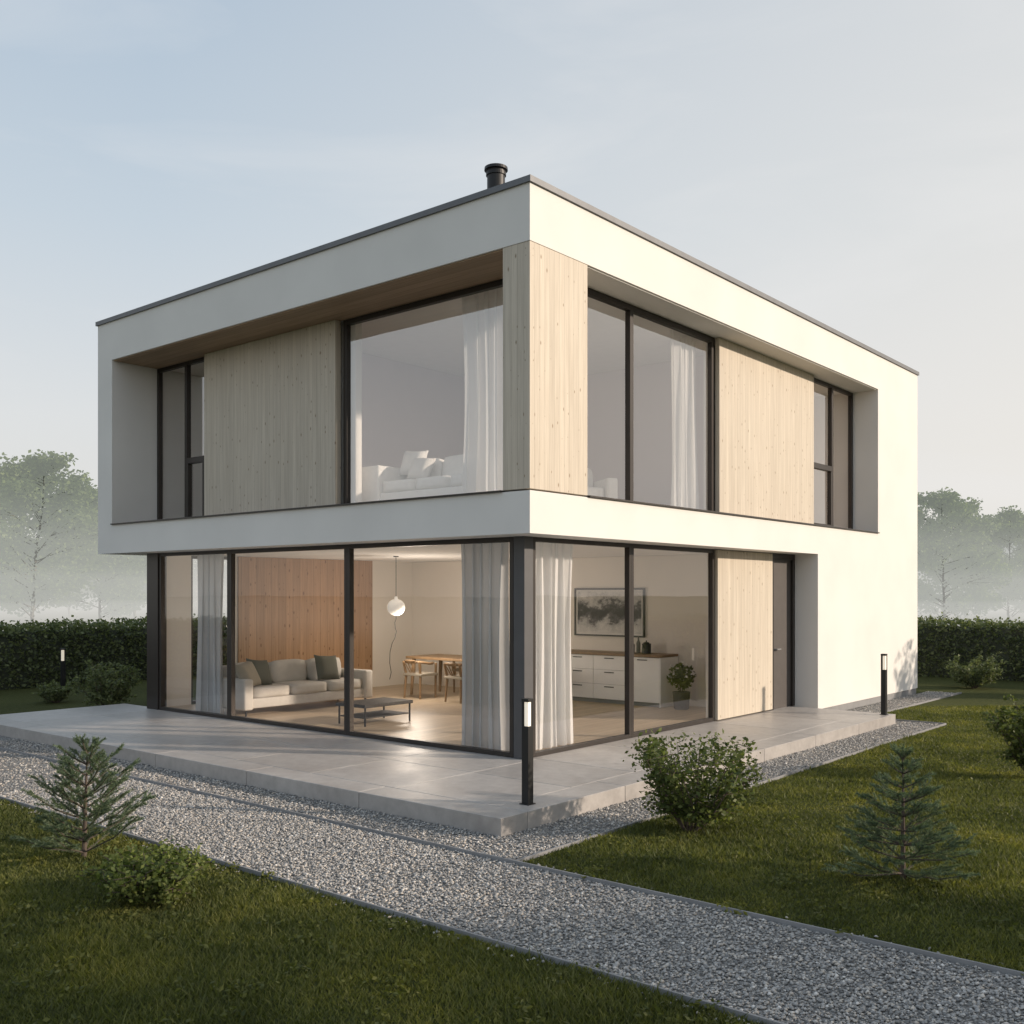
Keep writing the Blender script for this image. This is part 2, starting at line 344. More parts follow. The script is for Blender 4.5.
# sills
b=B(); b.box(-.035,.85,.412,9.238,ZB1+.001,ZB1+.022); b.obj('sill',M['frame'],house,bevel=.003)
b=B(); b.box(1.138,10.958,-.035,.5,ZB1+.001,ZB1+.022); b.obj('sill',M['frame'],house,bevel=.003)
def window(ax,a0,a1,pl,z0,z1,mull=(),fw=.06,dp=.08,sub=None,mw=.07,sash=None,gm='glass'):
    b=B(); e=.001
    b.fb(ax,a0+e,a0+fw,pl,pl+dp,z0,z1); b.fb(ax,a1-fw,a1-e,pl,pl+dp,z0,z1)
    b.fb(ax,a0+fw,a1-fw,pl,pl+dp,z0,z0+fw); b.fb(ax,a0+fw,a1-fw,pl,pl+dp,z1-fw,z1)
    for m in mull: b.fb(ax,m-mw/2,m+mw/2,pl-.004,pl+dp,z0+fw,z1-fw)
    if sash:
        s0,s1,zt=sash; f2=.05
        b.fb(ax,s0,s1,pl-.012,pl+dp-.01,zt-.05,zt+.05)
        b.fb(ax,s0,s0+f2,pl-.010,pl+dp-.012,z0+fw,zt-.05); b.fb(ax,s1-f2,s1,pl-.010,pl+dp-.012,z0+fw,zt-.05)
        b.fb(ax,s0+f2,s1-f2,pl-.010,pl+dp-.012,z0+fw,z0+fw+f2)
    w=b.obj('window',M['frame'],house,bevel=.003)
    b=B(); q=pl+dp*.5
    if ax=='x': b.add([(a0+.02,q,z0+.02),(a1-.02,q,z0+.02),(a1-.02,q,z1-.02),(a0+.02,q,z1-.02)],[(0,1,2,3)])
    else: b.add([(q,a0+.02,z0+.02),(q,a1-.02,z0+.02),(q,a1-.02,z1-.02),(q,a0+.02,z1-.02)],[(0,1,2,3)])
    p=b.obj('pane',M[gm]); p.parent=w
    return w
U0,U1=ZB1+.023,ZO-.016
window('y',7.70,9.238,.85,U0,U1,mull=(8.32,),sash=(7.76,8.285,4.45),gm='glassu')
window('y',.412,4.20,.85,U0,U1,fw=.075,gm='glassu')
window('x',.94,5.25,.5,U0,U1,mull=(2.88,),fw=.085,mw=.085,gm='glassu')
window('x',8.88,10.957,.5,U0,U1,mull=(9.92,),sash=(8.95,9.88,4.55),fw=.06,gm='glassu')
G0,G1=TZ+.001,ZB0-.001
window('y',6.47,8.50,GX,G0,G1,fw=.055)
window('y',3.66,6.47,GX,G0,G1,fw=.06)
window('y',.62,3.66,GX,G0,G1,fw=.06)
window('x',.62,2.80,GY,G0,G1,fw=.055)
window('x',2.80,5.16,GY,G0,G1,fw=.06)
window('x',1.2,2.1,8.73,TZ+.02,ZB0-.02,fw=.05)
b=B(); b.box(.43,.60,.43,.60,G0,G1); b.obj('post',M['post'],house,bevel=.004)
b=B(); b.box(.43,.60,8.51,8.86,G0,G1); b.obj('post',M['frame'],house,bevel=.004)
# door
b=B(); b.box(7.11,7.19,.42,.52,G0,G1); b.box(7.95,8.045,.42,.52,G0,G1); b.box(7.19,7.95,.42,.52,G1-.10,G1); dr=b.obj('door',M['frame'],house,bevel=.003)
b=B(); b.box(7.192,7.948,.46,.51,G0,G1-.101); x=b.obj('door_leaf',M['door']); x.parent=dr
b=B(); b.tube([(7.28,.46,1.2),(7.28,.40,1.2),(7.28,.40,1.2),(7.42,.40,1.2)],[.012]*4,8); x=b.obj('handle',M['plinth']); x.parent=dr

# ================= INTERIOR
def curtain(ax,a0,a1,pl,z0,z1,mat,label,amp=.045,folds=7):
    nx=folds*14; nz=12; V=[];Fc=[]
    ph=random.random()*6
    for j in range(nz+1):
        t=j/nz
        for i in range(nx+1):
            u=i/nx; sq=1-.10*math.sin(t*math.pi); a=(a0+a1)/2+(a1-a0)*(u-.5)*sq
            th=u*folds*2*math.pi+ph+1.1*math.sin(u*9+t*.9)
            d=pl+amp*(1-.3*t)*math.sin(th)*(.7+.3*math.sin(u*17+1))+.014*math.sin(u*31+t*3)
            aa=a+amp*.35*math.sin(2*th+.7)+.02*math.sin(t*2+u*7)*(1-t)
            V.append((aa,d,z0+(z1-z0)*t) if ax=='x' else (d,aa,z0+(z1-z0)*t))
    for j in range(nz):
        for i in range(nx): q=j*(nx+1)+i; Fc.append((q,q+1,q+nx+2,q+nx+1))
    b=B(); b.add(V,Fc); o=b.obj('curtain',mat,smooth=True); tag(o,label,'curtain'); return o
FZ=TZ+.014
curtain('y',.90,1.72,.68,FZ+.01,ZB0-.01,M['curtg'],'grey floor-length curtain behind the ground-floor glass',amp=.095,folds=5)
curtain('x',.80,1.78,.70,FZ+.01,ZB0-.01,M['curt'],'white floor-length curtain beside the corner post',amp=.085,folds=6)
curtain('y',6.88,7.62,.64,FZ+.01,ZB0-.01,M['curtg'],'grey curtain at the end of the living room glazing',folds=4,amp=.08)
curtain('y',.80,2.02,1.06,ZB1+.04,ZO-.02,M['curt'],'white sheer curtain in the large upstairs window',amp=.08,folds=6)
curtain('x',4.25,5.08,.72,ZB1+.04,ZO-.02,M['curt'],'white sheer curtain in the upstairs side window',folds=4,amp=.08)

def sofa(loc,rot,L,Dp,mat,label,n=3,H=.82,cat='sofa',aw=.18,ah=.50):
    e=empty('sofa' if n>1 else 'armchair',loc,rot); tag(e,label,cat)
    b=B(); b.rbox((0,.02,.20),(L-.04,Dp-.06,.16),.02); x=b.obj('base',mat,smooth=True); x.parent=e
    for s in (-1,1):
        b=B(); b.rbox((s*(L/2-aw/2),0,.10+ah/2),(aw,Dp,ah),.035); x=b.obj('armrest',mat,smooth=True); x.parent=e
    b=B(); b.rbox((0,Dp/2-.09,.45),(L-2*aw,.18,.66),.045); x=b.obj('backrest',mat,smooth=True); x.parent=e
    w=(L-2*aw)/n
    for i in range(n):
        cx=-L/2+aw+w*(i+.5)
        b=B(); b.rbox((cx,-.09,.365),(w-.015,Dp-.22,.19),puff=.12); x=b.obj('seat_cushion',mat,smooth=True); x.parent=e
        b=B(); b.rbox((cx,Dp/2-.26,.62),(w-.02,.18,.42),puff=.16,rot=Matrix.Rotation(-.14,4,'X')); x=b.obj('back_cushion',mat,smooth=True); x.parent=e
    for sx in (-1,1):
        for sy in (-1,1):
            b=B(); b.tube([(sx*(L/2-.1),sy*(Dp/2-.1),0),(sx*(L/2-.1),sy*(Dp/2-.1),.13)],[.015,.022],10); x=b.obj('leg',M['black']); x.parent=e
    return e
def pillow(loc,rot,mat,label,s=.46):
    e=B(); e.rbox((0,0,0),(s,.20,s),pillow=True); o=e.obj('pillow',mat,smooth=True); o.location=loc; o.rotation_euler=rot; tag(o,label,'cushion')
sofa((2.05,6.85,FZ),0,2.75,.95,M['fabric'],'light grey three-seat sofa in the living room')
pillow((1.22,6.74,FZ+.67),(-.38,.12,.12),M['dgreen'],'dark olive cushion on the grey sofa')
pillow((.93,6.64,FZ+.65),(-.45,-.12,.45),M['beigefab'],'beige cushion on the grey sofa')
pillow((2.66,6.74,FZ+.67),(-.36,.06,-.1),M['dgreen'],'dark olive cushion on the grey sofa')
UZ=ZB1+.03
sofa((1.75,2.88,UZ),-math.pi/2,2.9,.95,M['whitefab'],'white fabric sofa behind the large upstairs window',aw=.42,ah=.60)
pillow((1.82,3.72,UZ+.76),(-.35,.05,-math.pi/2+.2),M['whitefab'],'white cushion on the upstairs sofa',.42)
pillow((1.68,3.42,UZ+.64),(-.5,.1,-math.pi/2+.1),M['paper'],'pale cushion on the upstairs sofa',.38)
sofa((4.1,2.3,UZ),-.6,1.0,.9,M['whitefab'],'white armchair in the upstairs corner room',n=1,cat='armchair')
# coffee table
e=empty('coffee_table',(1.62,4.36,FZ),.0); tag(e,'low dark coffee table on thin metal legs','table')
b=B(); b.rbox((0,0,.30),(1.0,.66,.05),.008); x=b.obj('table_top',M['ttop']); x.parent=e
for sx in (-1,1):
    for sy in (-1,1):
        b=B(); b.tube([(sx*.46,sy*.29,0),(sx*.46,sy*.29,.28)],[.015,.015],8); x=b.obj('leg',M['black']); x.parent=e
b=B(); b.rbox((0,0,.12),(.90,.56,.02),.004); x=b.obj('shelf',M['ttop']); x.parent=e
# dining table
e=empty('dining_table',(5.35,5.8,FZ)); tag(e,'long oak dining table in the open room','table')
b=B(); b.rbox((0,0,.73),(.92,2.5,.05),.008); x=b.obj('table_top',M['furn']); x.parent=e
for sx in (-1,1):
    for sy in (-1,1):
        b=B(); b.tube([(sx*.40,sy*1.15,0),(sx*.38,sy*1.1,.71)],[.026,.042],10); x=b.obj('leg',M['furn']); x.parent=e
# chairs
ch=empty('dining_chair',(0,0,0)); 
b=B(); b.rbox((0,0,.45),(.50,.46,.05),.012); x=b.obj('seat',M['beigefab']); x.parent=ch
for sx in (-1,1):
    b=B(); b.tube([(sx*.20,-.20,0),(sx*.21,-.20,.66)],[.019,.025],8); x=b.obj('leg',M['furn']); x.parent=ch
    b=B(); b.tube([(sx*.21,.22,0),(sx*.19,.19,.45),(sx*.21,.25,.70)],[.018,.026,.02],8); x=b.obj('leg',M['furn']); x.parent=ch
b=B(); b.tube([(.27*math.cos(a),.04+.25*math.sin(a),.66+.05*max(0,math.sin(a))) for a in np.linspace(-.9,math.pi+.9,18)],[.026]*18,8); x=b.obj('backrest',M['furn'],smooth=True); x.parent=ch
b=B()
for a in np.linspace(-.6,.6,4): b.tube([(a*.08,.2,.46),(a*.25,.30-.02*abs(a),.70)],[.010,.010],6)
x=b.obj('back_spindles',M['furn']); x.parent=ch
ch.location=(4.65,6.40,FZ); ch.rotation_euler=(0,0,math.pi/2); tag(ch,'oak dining chair with curved back at the table','chair','chairs around the dining table')
for (x_,y_,r_) in ((4.62,5.3,math.pi/2-.1),(6.0,6.4,-math.pi/2),(6.0,5.4,-math.pi/2),(5.35,4.25,math.pi)):
    copy_thing(ch,(x_,y_,FZ),r_)
# pendant
px_,py_=3.89,6.27
e=empty('pendant_lamp',(px_,py_,ZB0-.006)); tag(e,'white round glass pendant lamp on a thin cord','lamp')
b=B(); b.tube([(0,0,0),(0,0,-.02),(0,0,-.021),(0,0,-.76)],[.05,.05,.006,.006],12); x=b.obj('cord',M['black']); x.parent=e
b=B(); pr=[(-.74,.025),(-.79,.035),(-.80,.075)]+[(-.94+.155*math.cos(a),.165*math.sin(a)) for a in np.linspace(.6,math.pi-.06,14)]; b.tube([(0,0,z) for z,r in pr],[r for z,r in pr],28); x=b.obj('lamp_shade',M['globe'],smooth=True); x.parent=e
b=B(); b.tube([(0,0,-1.09),(.0,0,-1.16),(-.03,0,-1.22),(-.02,0,-1.32),(.01,0,-1.38),(-.03,0,-1.5),(-.10,0,-1.60),(-.15,0,-1.75),(-.16,0,-1.95),(-.12,0,-2.12),(-.16,0,-2.25)],[.006]*11,6); x=b.obj('looping_cord',M['black']); x.parent=e
# sideboard
e=empty('kitchen_cabinet',(6.38,3.42,FZ)); tag(e,'white kitchen cabinet with a wooden worktop','cabinet')
b=B(); b.box(-.24,.30,-1.38,1.38,.0,.07); b.box(-.265,.31,-1.4,1.4,.07,.86); x=b.obj('cabinet_body',M['plinth']); x.parent=e
b=B(); b.rbox((0,0,.885),(.62,2.84,.045),.006); x=b.obj('worktop',M['furn']); x.parent=e
for i in range(4):
    y0=-1.4+.7*i
    for (z0,z1) in (((.075,.34),(.345,.60),(.605,.855)) if i in (1,2) else ((.075,.855),)):
        b=B(); b.box(-.287,-.266,y0+.004,y0+.696,z0,z1); x=b.obj('drawer',M['cab'],bevel=.002); x.parent=e
        b=B(); b.box(-.30,-.288,y0+.25,y0+.45,z1-.05,z1-.035); h=b.obj('handle',M['black']); h.parent=x
b=B(); b.box(-.287,.31,-1.42,-1.401,.0,.86); x=b.obj('side_panel',M['cab']); x.parent=e
# picture (local coordinates)
e=empty('framed_picture',(6.69,3.475,1.81)); tag(e,'large framed black and white tree landscape print','picture')
b=B(); y0,y1,z0,z1=-.785,.785,-.45,.45
b.box(-.035,.008,y0,y0+.03,z0,z1); b.box(-.035,.008,y1-.03,y1,z0,z1); b.box(-.035,.008,y0+.03,y1-.03,z0,z0+.03); b.box(-.035,.008,y0+.03,y1-.03,z1-.03,z1); x=b.obj('frame',M['black']); x.parent=e
b=B(); b.box(-.015,0,y0+.03,y1-.03,z0+.03,z1-.03); x=b.obj('mat_board',M['paper']); x.parent=e
b=B(); b.box(-.022,-.016,y0+.07,y1-.07,z0+.06,z1-.06); x=b.obj('print',M['art']); x.parent=e
# kettle, bottles
CT=FZ+.9075
def lathe(name,prof,mat,loc,label,cat,extra=None):
    b=B(); b.tube([(0,0,z) for r,z in prof],[r for r,z in prof],20)
    if extra: extra(b)
    o=b.obj(name,mat,smooth=False); o.location=loc; tag(o,label,cat)
lathe('kettle',[(.08,0),(.085,.01),(.07,.16),(.05,.20),(.012,.21),(.012,.235)],M['black'],(6.35,2.45,CT),'black kettle on the wooden worktop','kettle',lambda b:(b.tube([(.06,0,.17),(.14,0,.17),(.14,0,.04),(.075,0,.03)],[.01]*4,8),b.tube([(-.06,0,.10),(-.13,0,.18)],[.018,.01],8)))
for i,(y,h) in enumerate(((2.68,.30),(2.80,.24))):
    lathe('bottle',[(.035,0),(.037,.01),(.037,h*.6),(.014,h*.78),(.014,h)],M['ttop'] if i else M['dgreen'],(6.45,y,CT),'dark glass bottle on the wooden worktop','bottle')

# ================= VEGETATION
def leaves(C,size,asp=.5,updir=None,jit=1.0):
    n=len(C); a=rng.normal(size=(n,3)); a[:,2]*=.6
    a/=np.linalg.norm(a,axis=1)[:,None]; bb=rng.normal(size=(n,3)); bb-= (bb*a).sum(1)[:,None]*a; bb/=np.linalg.norm(bb,axis=1)[:,None]
    s=size*(.6+.8*rng.random(n))[:,None]
    V=np.empty((n,4,3)); V[:,0]=C-a*s*.5; V[:,1]=C+bb*s*asp*.5; V[:,2]=C+a*s*.5; V[:,3]=C-bb*s*asp*.5
    return V.reshape(-1,3), np.arange(n*4).reshape(n,4)
def needles(P,Dr,ln,wd):
    n=len(P); r=rng.normal(size=(n,3)); s=np.cross(Dr,r); s/=np.linalg.norm(s,axis=1)[:,None]+1e-9
    V=np.empty((n,3,3)); V[:,0]=P-s*wd/2; V[:,1]=P+s*wd/2; V[:,2]=P+Dr*ln[:,None]
    return V.reshape(-1,3), np.arange(n*3).reshape(n,3)

def tree_meshes(seed,H,Rc,leaf=.20,nl=30000,base=.10,mat='tree',bk='farbark'):
    rs=np.random.default_rng(seed); b=B(); tips=[]
    pts=[(0,0,0)]; x=y=0
    for i in range(1,9):
        x+=rs.normal()*.10; y+=rs.normal()*.10; pts.append((x,y,H*.92*i/8))
    r0=H*.008+.02; b.tube(pts,[r0*(1-.9*i/8) for i in range(9)],8)
    for i in range(52):
        t=base+(1-base)*(i/52)**1.0; zi=H*.92*t; j=int(t*8); p0=Vector(pts[min(j,8)]); p0.z=zi
        prof=math.sin(min(1,(t-base)/(1-base)*.78+.24)*math.pi)**.6
        L=Rc*prof*(.65+.5*rs.random()); an=rs.random()*2*math.pi; up=.3+.5*rs.random()
        p1=p0+Vector((math.cos(an)*L*.5,math.sin(an)*L*.5,L*.5*up)); p2=p0+Vector((math.cos(an+.2)*L,math.sin(an+.2)*L,L*up*.85))
        b.tube([p0,p1,p2],[r0*.35*(1-t*.6),r0*.2*(1-t*.5),.008],5); tips.append((p1,L*.28)); tips.append((p2,L*.18+.24))
        for q in range(3):
            an2=an+rs.normal()*.7; l2=L*.45*rs.random()+.2
            p3=p1.lerp(p2,rs.random())+Vector((math.cos(an2)*l2,math.sin(an2)*l2,l2*(rs.random()-.2)))
            b.tube([p1,p3],[r0*.12,.006],4); tips.append((p3,.34+.26*rs.random()))
    tips.append((Vector(pts[-1]),.75))
    w=np.array([t[1]**1.6 for t in tips]); w/=w.sum(); idx=rs.choice(len(tips),nl,p=w)
    cen=np.array([tuple(t[0]) for t in tips])[idx]; sg=np.array([t[1] for t in tips])[idx]
    d=rs.normal(size=(nl,3)); d/=np.linalg.norm(d,axis=1)[:,None]; d*= (rs.random(nl)**.45)[:,None]*1.3
    C=cen+d*sg[:,None]*np.array([1.1,1.1,.75])
    V,Fc=leaves(C,leaf,.7)
    return b.mesh('trunk',[M[bk]]), np_mesh('crown',V,Fc,[M[mat]])
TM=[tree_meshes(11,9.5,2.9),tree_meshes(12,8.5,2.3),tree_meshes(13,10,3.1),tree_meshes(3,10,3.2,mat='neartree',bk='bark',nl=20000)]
def tree(kind,loc,s,rot,label,group='broadleaf trees in the mist'):
    e=empty('tree',loc,rot); e.scale=(s,)*3
    t=bpy.data.objects.new('trunk',TM[kind][0]); c=bpy.data.objects.new('crown',TM[kind][1]); link(t,e); link(c,e)
    tag(e,label,'tree',group)
LT='leafy broadleaf tree standing in morning mist behind the hedge'
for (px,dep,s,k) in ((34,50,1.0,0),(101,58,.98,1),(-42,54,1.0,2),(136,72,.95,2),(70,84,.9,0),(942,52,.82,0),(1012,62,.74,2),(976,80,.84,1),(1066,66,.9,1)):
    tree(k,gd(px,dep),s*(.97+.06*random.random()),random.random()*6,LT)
for (x,y,s,k) in ((1.0,-18.5,.92,3),(6.6,-22,.70,3)):
    tree(k,(x,y,0),s,x,'leafy broadleaf tree on the lawn shading the garden','garden trees on the lawn')
# far woodland
C=[]
for i in range(110):
    an=math.radians(-20+130*random.random()); d=115+60*random.random(); h=6+5*random.random(); r=3+2.5*random.random()
    c=np.array([CAM.x+d*math.cos(an),CAM.y+d*math.sin(an),h*.5]); q=rng.normal(size=(400,3)); q/=np.linalg.norm(q,axis=1)[:,None]
    C.append(c+q*np.array([r,r,h*.5])*(rng.random(400)**.4)[:,None])
g=N('woodland_leaf'); em=g.n('ShaderNodeEmission'); em.inputs[0].default_value=c4(.62,.64,.62); df=g.n('ShaderNodeBsdfDiffuse'); df.inputs[0].default_value=c4(.10,.13,.07); mxs=g.n('ShaderNodeMixShader'); mxs.inputs[0].default_value=.68; g.l(df.outputs[0],mxs.inputs[1]); g.l(em.outputs[0],mxs.inputs[2]); g.l(mxs.outputs[0],g.out.inputs[0])  # distance haze mixed into the leaf colour as pale emission
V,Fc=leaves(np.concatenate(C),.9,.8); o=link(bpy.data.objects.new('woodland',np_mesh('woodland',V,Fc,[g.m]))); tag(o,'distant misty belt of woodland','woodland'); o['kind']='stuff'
# hedges
def hedge(x0,x1,y0,y1,h,n,label):
    A=[(x1-x0)*(y1-y0),(x1-x0)*h,(x1-x0)*h,(y1-y0)*h,(y1-y0)*h]; pr=np.array(A)/sum(A); f=rng.choice(5,n,p=pr); u=rng.random((n,3))
    P=np.stack([x0+(x1-x0)*u[:,0],y0+(y1-y0)*u[:,1],h*u[:,2]],1)
    P[f==0,2]=h; P[f==1,1]=y0; P[f==2,1]=y1; P[f==3,0]=x0; P[f==4,0]=x1
    P+=rng.normal(size=(n,3))*.07; P[:,2]+=.035*np.sin(P[:,0]*3+P[:,1]*2.3)+.035*np.sin(P[:,0]*7.1+P[:,1]*6.3); P[:,2]=np.maximum(P[:,2],.02)
    V,Fc=leaves(P,.085,.65)
    e=.08; bx=np.array([(x,y,z) for z in (0.0,h-e) for (x,y) in ((x0+e,y0+e),(x1-e,y0+e),(x1-e,y1-e),(x0+e,y1-e))]); bf=np.array([(4,5,6,7),(0,1,5,4),(1,2,6,5),(2,3,7,6),(3,0,4,7)])+len(V)
    mi=np.concatenate([np.zeros(len(Fc)),np.ones(5)])
    o=link(bpy.data.objects.new('hedge',np_mesh('hedge',np.concatenate([V,bx]),np.concatenate([Fc,bf]),[M['hedge'],M['dark']],mi))); tag(o,label,'hedge')
hedge(-6,18.0,16.0,16.9,1.37,60000,'long clipped dark green hedge along the rear garden')
hedge(18.1,19.0,-9,16.9,1.37,60000,'clipped dark green hedge along the side of the garden')
# shrubs
def shrub(loc,Wd,H,n,leaf,mat,label,stems=16,seed=0,gap=.6,nm='shrub'):
    rs=np.random.default_rng(seed); b=B(); C=[]
    for i in range(stems):
        an=2*math.pi*(i+.7*rs.random())/stems; tl=.5+.5*rs.random(); r=Wd/2*tl*(.65+.35*rs.random()); zt=H*(1-.45*(r/(Wd/2))**2)*(.72+.28*rs.random())
        p0=Vector((.04*math.cos(an),.04*math.sin(an),0)); p2=Vector((r*math.cos(an),r*math.sin(an),zt)); p1=p0.lerp(p2,.5)+Vector((rs.normal()*.03,rs.normal()*.03,-H*.06))
        b.tube([p0,p1,p2],[.010,.007,.003],5)
        for q in range(9):
            t=.3+.7*q/8; pb=p1.lerp(p2,(t-.5)*2) if t>.5 else p0.lerp(p1,t*2)
            an2=rs.random()*6.28; l=Wd*.13*(.5+rs.random()); pe=pb+Vector((math.cos(an2)*l,math.sin(an2)*l,l*(rs.random()*.9-.2)))
            b.tube([pb,pe],[.004,.002],4)
            m=int(n/(stems*9)); tt=rs.random(m)[:,None]
            cc=np.array(pb)*(1-tt)+np.array(pe)*tt+rs.normal(size=(m,3))*Wd*.035*gap; cc[:,2]=np.maximum(cc[:,2],.03); C.append(cc)
    V,Fc=leaves(np.concatenate(C),leaf,.6)
    e=empty(nm,loc); link(bpy.data.objects.new('branches',b.mesh('branches',[M['bark']])),e); link(bpy.data.objects.new('foliage',np_mesh('foliage',V,Fc,[mat])),e)
    tag(e,label,'shrub'); return e
shrub(gp(690,832),1.45,1.0,6000,.045,M['leaf'],'loose rounded leafy green shrub on the lawn by the terrace',20,4,.8)
shrub(gp(150,902),.86,.37,8500,.036,M['lowleaf'],'low dense spreading green shrub beside the gravel path',34,6,.8)
shrub(gd(1034,11.8),1.2,1.05,5000,.05,M['leaf'],'rounded leafy shrub at the edge of the lawn',16,8)
shrub(gd(106,18.8),1.3,.95,6000,.055,M['hedge'],'rounded dark green shrub in front of the hedge',18,9)
shrub(gd(56,20.0),.8,.42,3000,.05,M['hedge'],'small low shrub in front of the hedge',16,10)
shrub(gd(974,23.0),1.5,.75,4500,.06,M['hedge'],'low rounded shrub in front of the side hedge',16,11)
shrub((14.9,-3.2,0),2.4,2.6,5500,.09,M['leaf'],'tall loose garden shrub on the open lawn',20,12)
# indoor plant
e=empty('potted_plant',(6.15,1.62,FZ)); tag(e,'small leafy houseplant with pale flowers in a dark round pot','plant')
b=B(); b.tube([(0,0,0),(0,0,.02),(0,0,.30),(0,0,.301),(0,0,.28)],[.11,.13,.15,.135,.13],20); x=b.obj('pot',M['pot']); x.parent=e
q=rng.normal(size=(420,3)); q/=np.linalg.norm(q,axis=1)[:,None]; V,Fc=leaves(q*np.array([.24,.24,.22])*(rng.random(420)**.4)[:,None]+np.array([0,0,.56]),.085,.5); link(bpy.data.objects.new('foliage',np_mesh('foliage',V,Fc,[M['leaf']])),e)
q=rng.normal(size=(40,3)); q/=np.linalg.norm(q,axis=1)[:,None]; q[:,2]=np.abs(q[:,2]); V,Fc=leaves(q*np.array([.24,.24,.25])+np.array([0,0,.56]),.055,.9); link(bpy.data.objects.new('flowers',np_mesh('flowers',V,Fc,[M['paper']])),e)
b=B()
for i in range(8):
    a=i*.8; b.tube([(0,0,.2),(.1*math.cos(a),.1*math.sin(a),.5)],[.006,.003],5)
x=b.obj('stem',M['bark']); x.parent=e
# spruces
def spruce(loc,H,Rr,label,seed,openn=1.0,lean=0,nw=13,mb=7,upb=.12,nd=900,wd=.005,pw=.75):
    rs=np.random.default_rng(seed); b=B(); P=[];Dd=[]
    b.tube([(0,0,0),(lean*.5,0,H*.5),(lean,0,H)],[.022,.014,.004],8)
    segs=[]
    for w in range(nw):
        t=.05+.90*(w/(nw-1)); z=H*t; L=Rr*(1-t)**pw*1.02+.05; m=mb if t<.7 else 5; a0=rs.random()*6
        for i in range(m):
            an=a0+2*math.pi*i/m+rs.normal()*.15; l=L*(.62+.46*rs.random()); up=upb+.45*t+rs.normal()*.08
            if t>.85: up+=.5
            d=Vector((math.cos(an),math.sin(an),up)).normalized(); p0=Vector((lean*t,0,z)); p1=p0+d*l*.55; p2=p0+d*l+Vector((0,0,l*.12))
            b.tube([p0,p1,p2],[.007,.005,.002],5); segs+= [(p0.lerp(p1,.25),p1),(p1,p2)]
            for q in range(int((3+l*13)*openn)):
                s=.3+.7*rs.random(); pb=p0.lerp(p2,s); side=d.cross(Vector((0,0,1))).normalized()*(1 if q%2 else -1)
                dd=(d*.85+side*.7+Vector((0,0,.1+rs.normal()*.14))).normalized(); ll=l*.36*(1.15-s)+.045; segs.append((pb,pb+dd*ll))
    segs.append((Vector((lean,0,H-.16)),Vector((lean,0,H+.07))))
    for p,q in segs:
        d=q-p; L=d.length; n=int(L*nd)+8; t=rs.random(n)[:,None]; dn=np.array(d.normalized())
        P.append(np.array(p)*(1-t)+np.array(q)*t); r=rs.normal(size=(n,3)); r-= (r@dn)[:,None]*dn; r/=np.linalg.norm(r,axis=1)[:,None]+1e-9
        v=r*.72+dn*.72; v/=np.linalg.norm(v,axis=1)[:,None]; Dd.append(v)
    P=np.concatenate(P);Dd=np.concatenate(Dd); P[:,2]=np.maximum(P[:,2],.015); V,Fc=needles(P,Dd,.018+.011*rs.random(len(P)),wd)
    e=empty('spruce_tree',loc,seed); link(bpy.data.objects.new('trunk',b.mesh('trunk',[M['bark']])),e); link(bpy.data.objects.new('crown',np_mesh('crown',V,Fc,[M['needle']])),e)
    tag(e,label,'tree')
spruce(gp(84,858),.90,.58,'young loose bluish spruce on the lawn beside the path',24,openn=.95,lean=.03,nw=10,mb=6,upb=.34,nd=900,pw=.6,wd=.0045)
spruce(gp(903,880),.96,.55,'young dense conical spruce on the lawn',22,nw=9,mb=8,upb=.14,nd=950,wd=.0045,pw=.85)
# bollards
bo=empty('bollard_light',tuple(gp(527.5,804,TZ)))
b=B(); b.box(-.04,.04,-.04,.04,0,.74); b.box(-.04,.04,.012,.04,.74,.97); b.box(.012,.04,-.04,.012,.74,.97); x=b.obj('post',M['black'],bevel=.003); x.parent=bo
b=B(); b.box(-.042,.042,-.042,.042,.97,1.0); x=b.obj('cap',M['black'],bevel=.003); x.parent=bo
b=B(); b.box(-.034,.010,-.034,.010,.741,.969); x=b.obj('lamp_lens',M['lens']); x.parent=bo
b=B(); b.box(-.055,.055,-.055,.055,0,.008); x=b.obj('base_plate',M['black']); x.parent=bo
tag(bo,'slim black bollard light standing on the terrace corner','bollard light','garden bollard lights')
c=copy_thing(bo,(7.72,-1.27,TZ)); c['label']='slim black bollard light at the far end of the terrace'
c=copy_thing(bo,gd(63,21.3)); c['label']='slim black bollard light on the lawn near the hedge'

# grass
Ng=620000; dep=(2.0+rng.random(Ng)*(4.4-2.0))**2; k=-.62+1.30*rng.random(Ng)
X=CAM.x+dep*(D.x+k*R.x); Y=CAM.y+dep*(D.y+k*R.y)
ok=~((X>PX0-.02)&(X<PX1+.02)); ok&=~((X>PX1)&(X<SX+.02)&(Y>SY-.02)); ok&=~((X>SX-.1)&(X<14)&(Y>-.72))
ok&=~((X>PX1)&(X<TX+.3)&(Y>SY)); ok&=(Y<15.9)&(X<18)
X=X[ok];Y=Y[ok];dep=dep[ok]; n=len(X)
pat=np.sin(X*1.7+Y*.9)+np.sin(Y*2.3-X*1.1)+np.sin(X*5.1)*.5+np.sin(Y*4.7+X)*.5
h=(.017+.022*rng.random(n))*(1+.2*pat); tall=rng.random(n)<.018; h[tall]*=2.1
an=rng.random(n)*6.283; w=.0028+.0005*dep; ln=h*(.4+.7*rng.random(n)); la=rng.random(n)*6.283
V=np.empty((n,3,3)); V[:,0]=np.stack([X-np.cos(an)*w,Y-np.sin(an)*w,np.zeros(n)],1); V[:,1]=np.stack([X+np.cos(an)*w,Y+np.sin(an)*w,np.zeros(n)],1); V[:,2]=np.stack([X+np.cos(la)*ln,Y+np.sin(la)*ln,h],1)
wc=[]
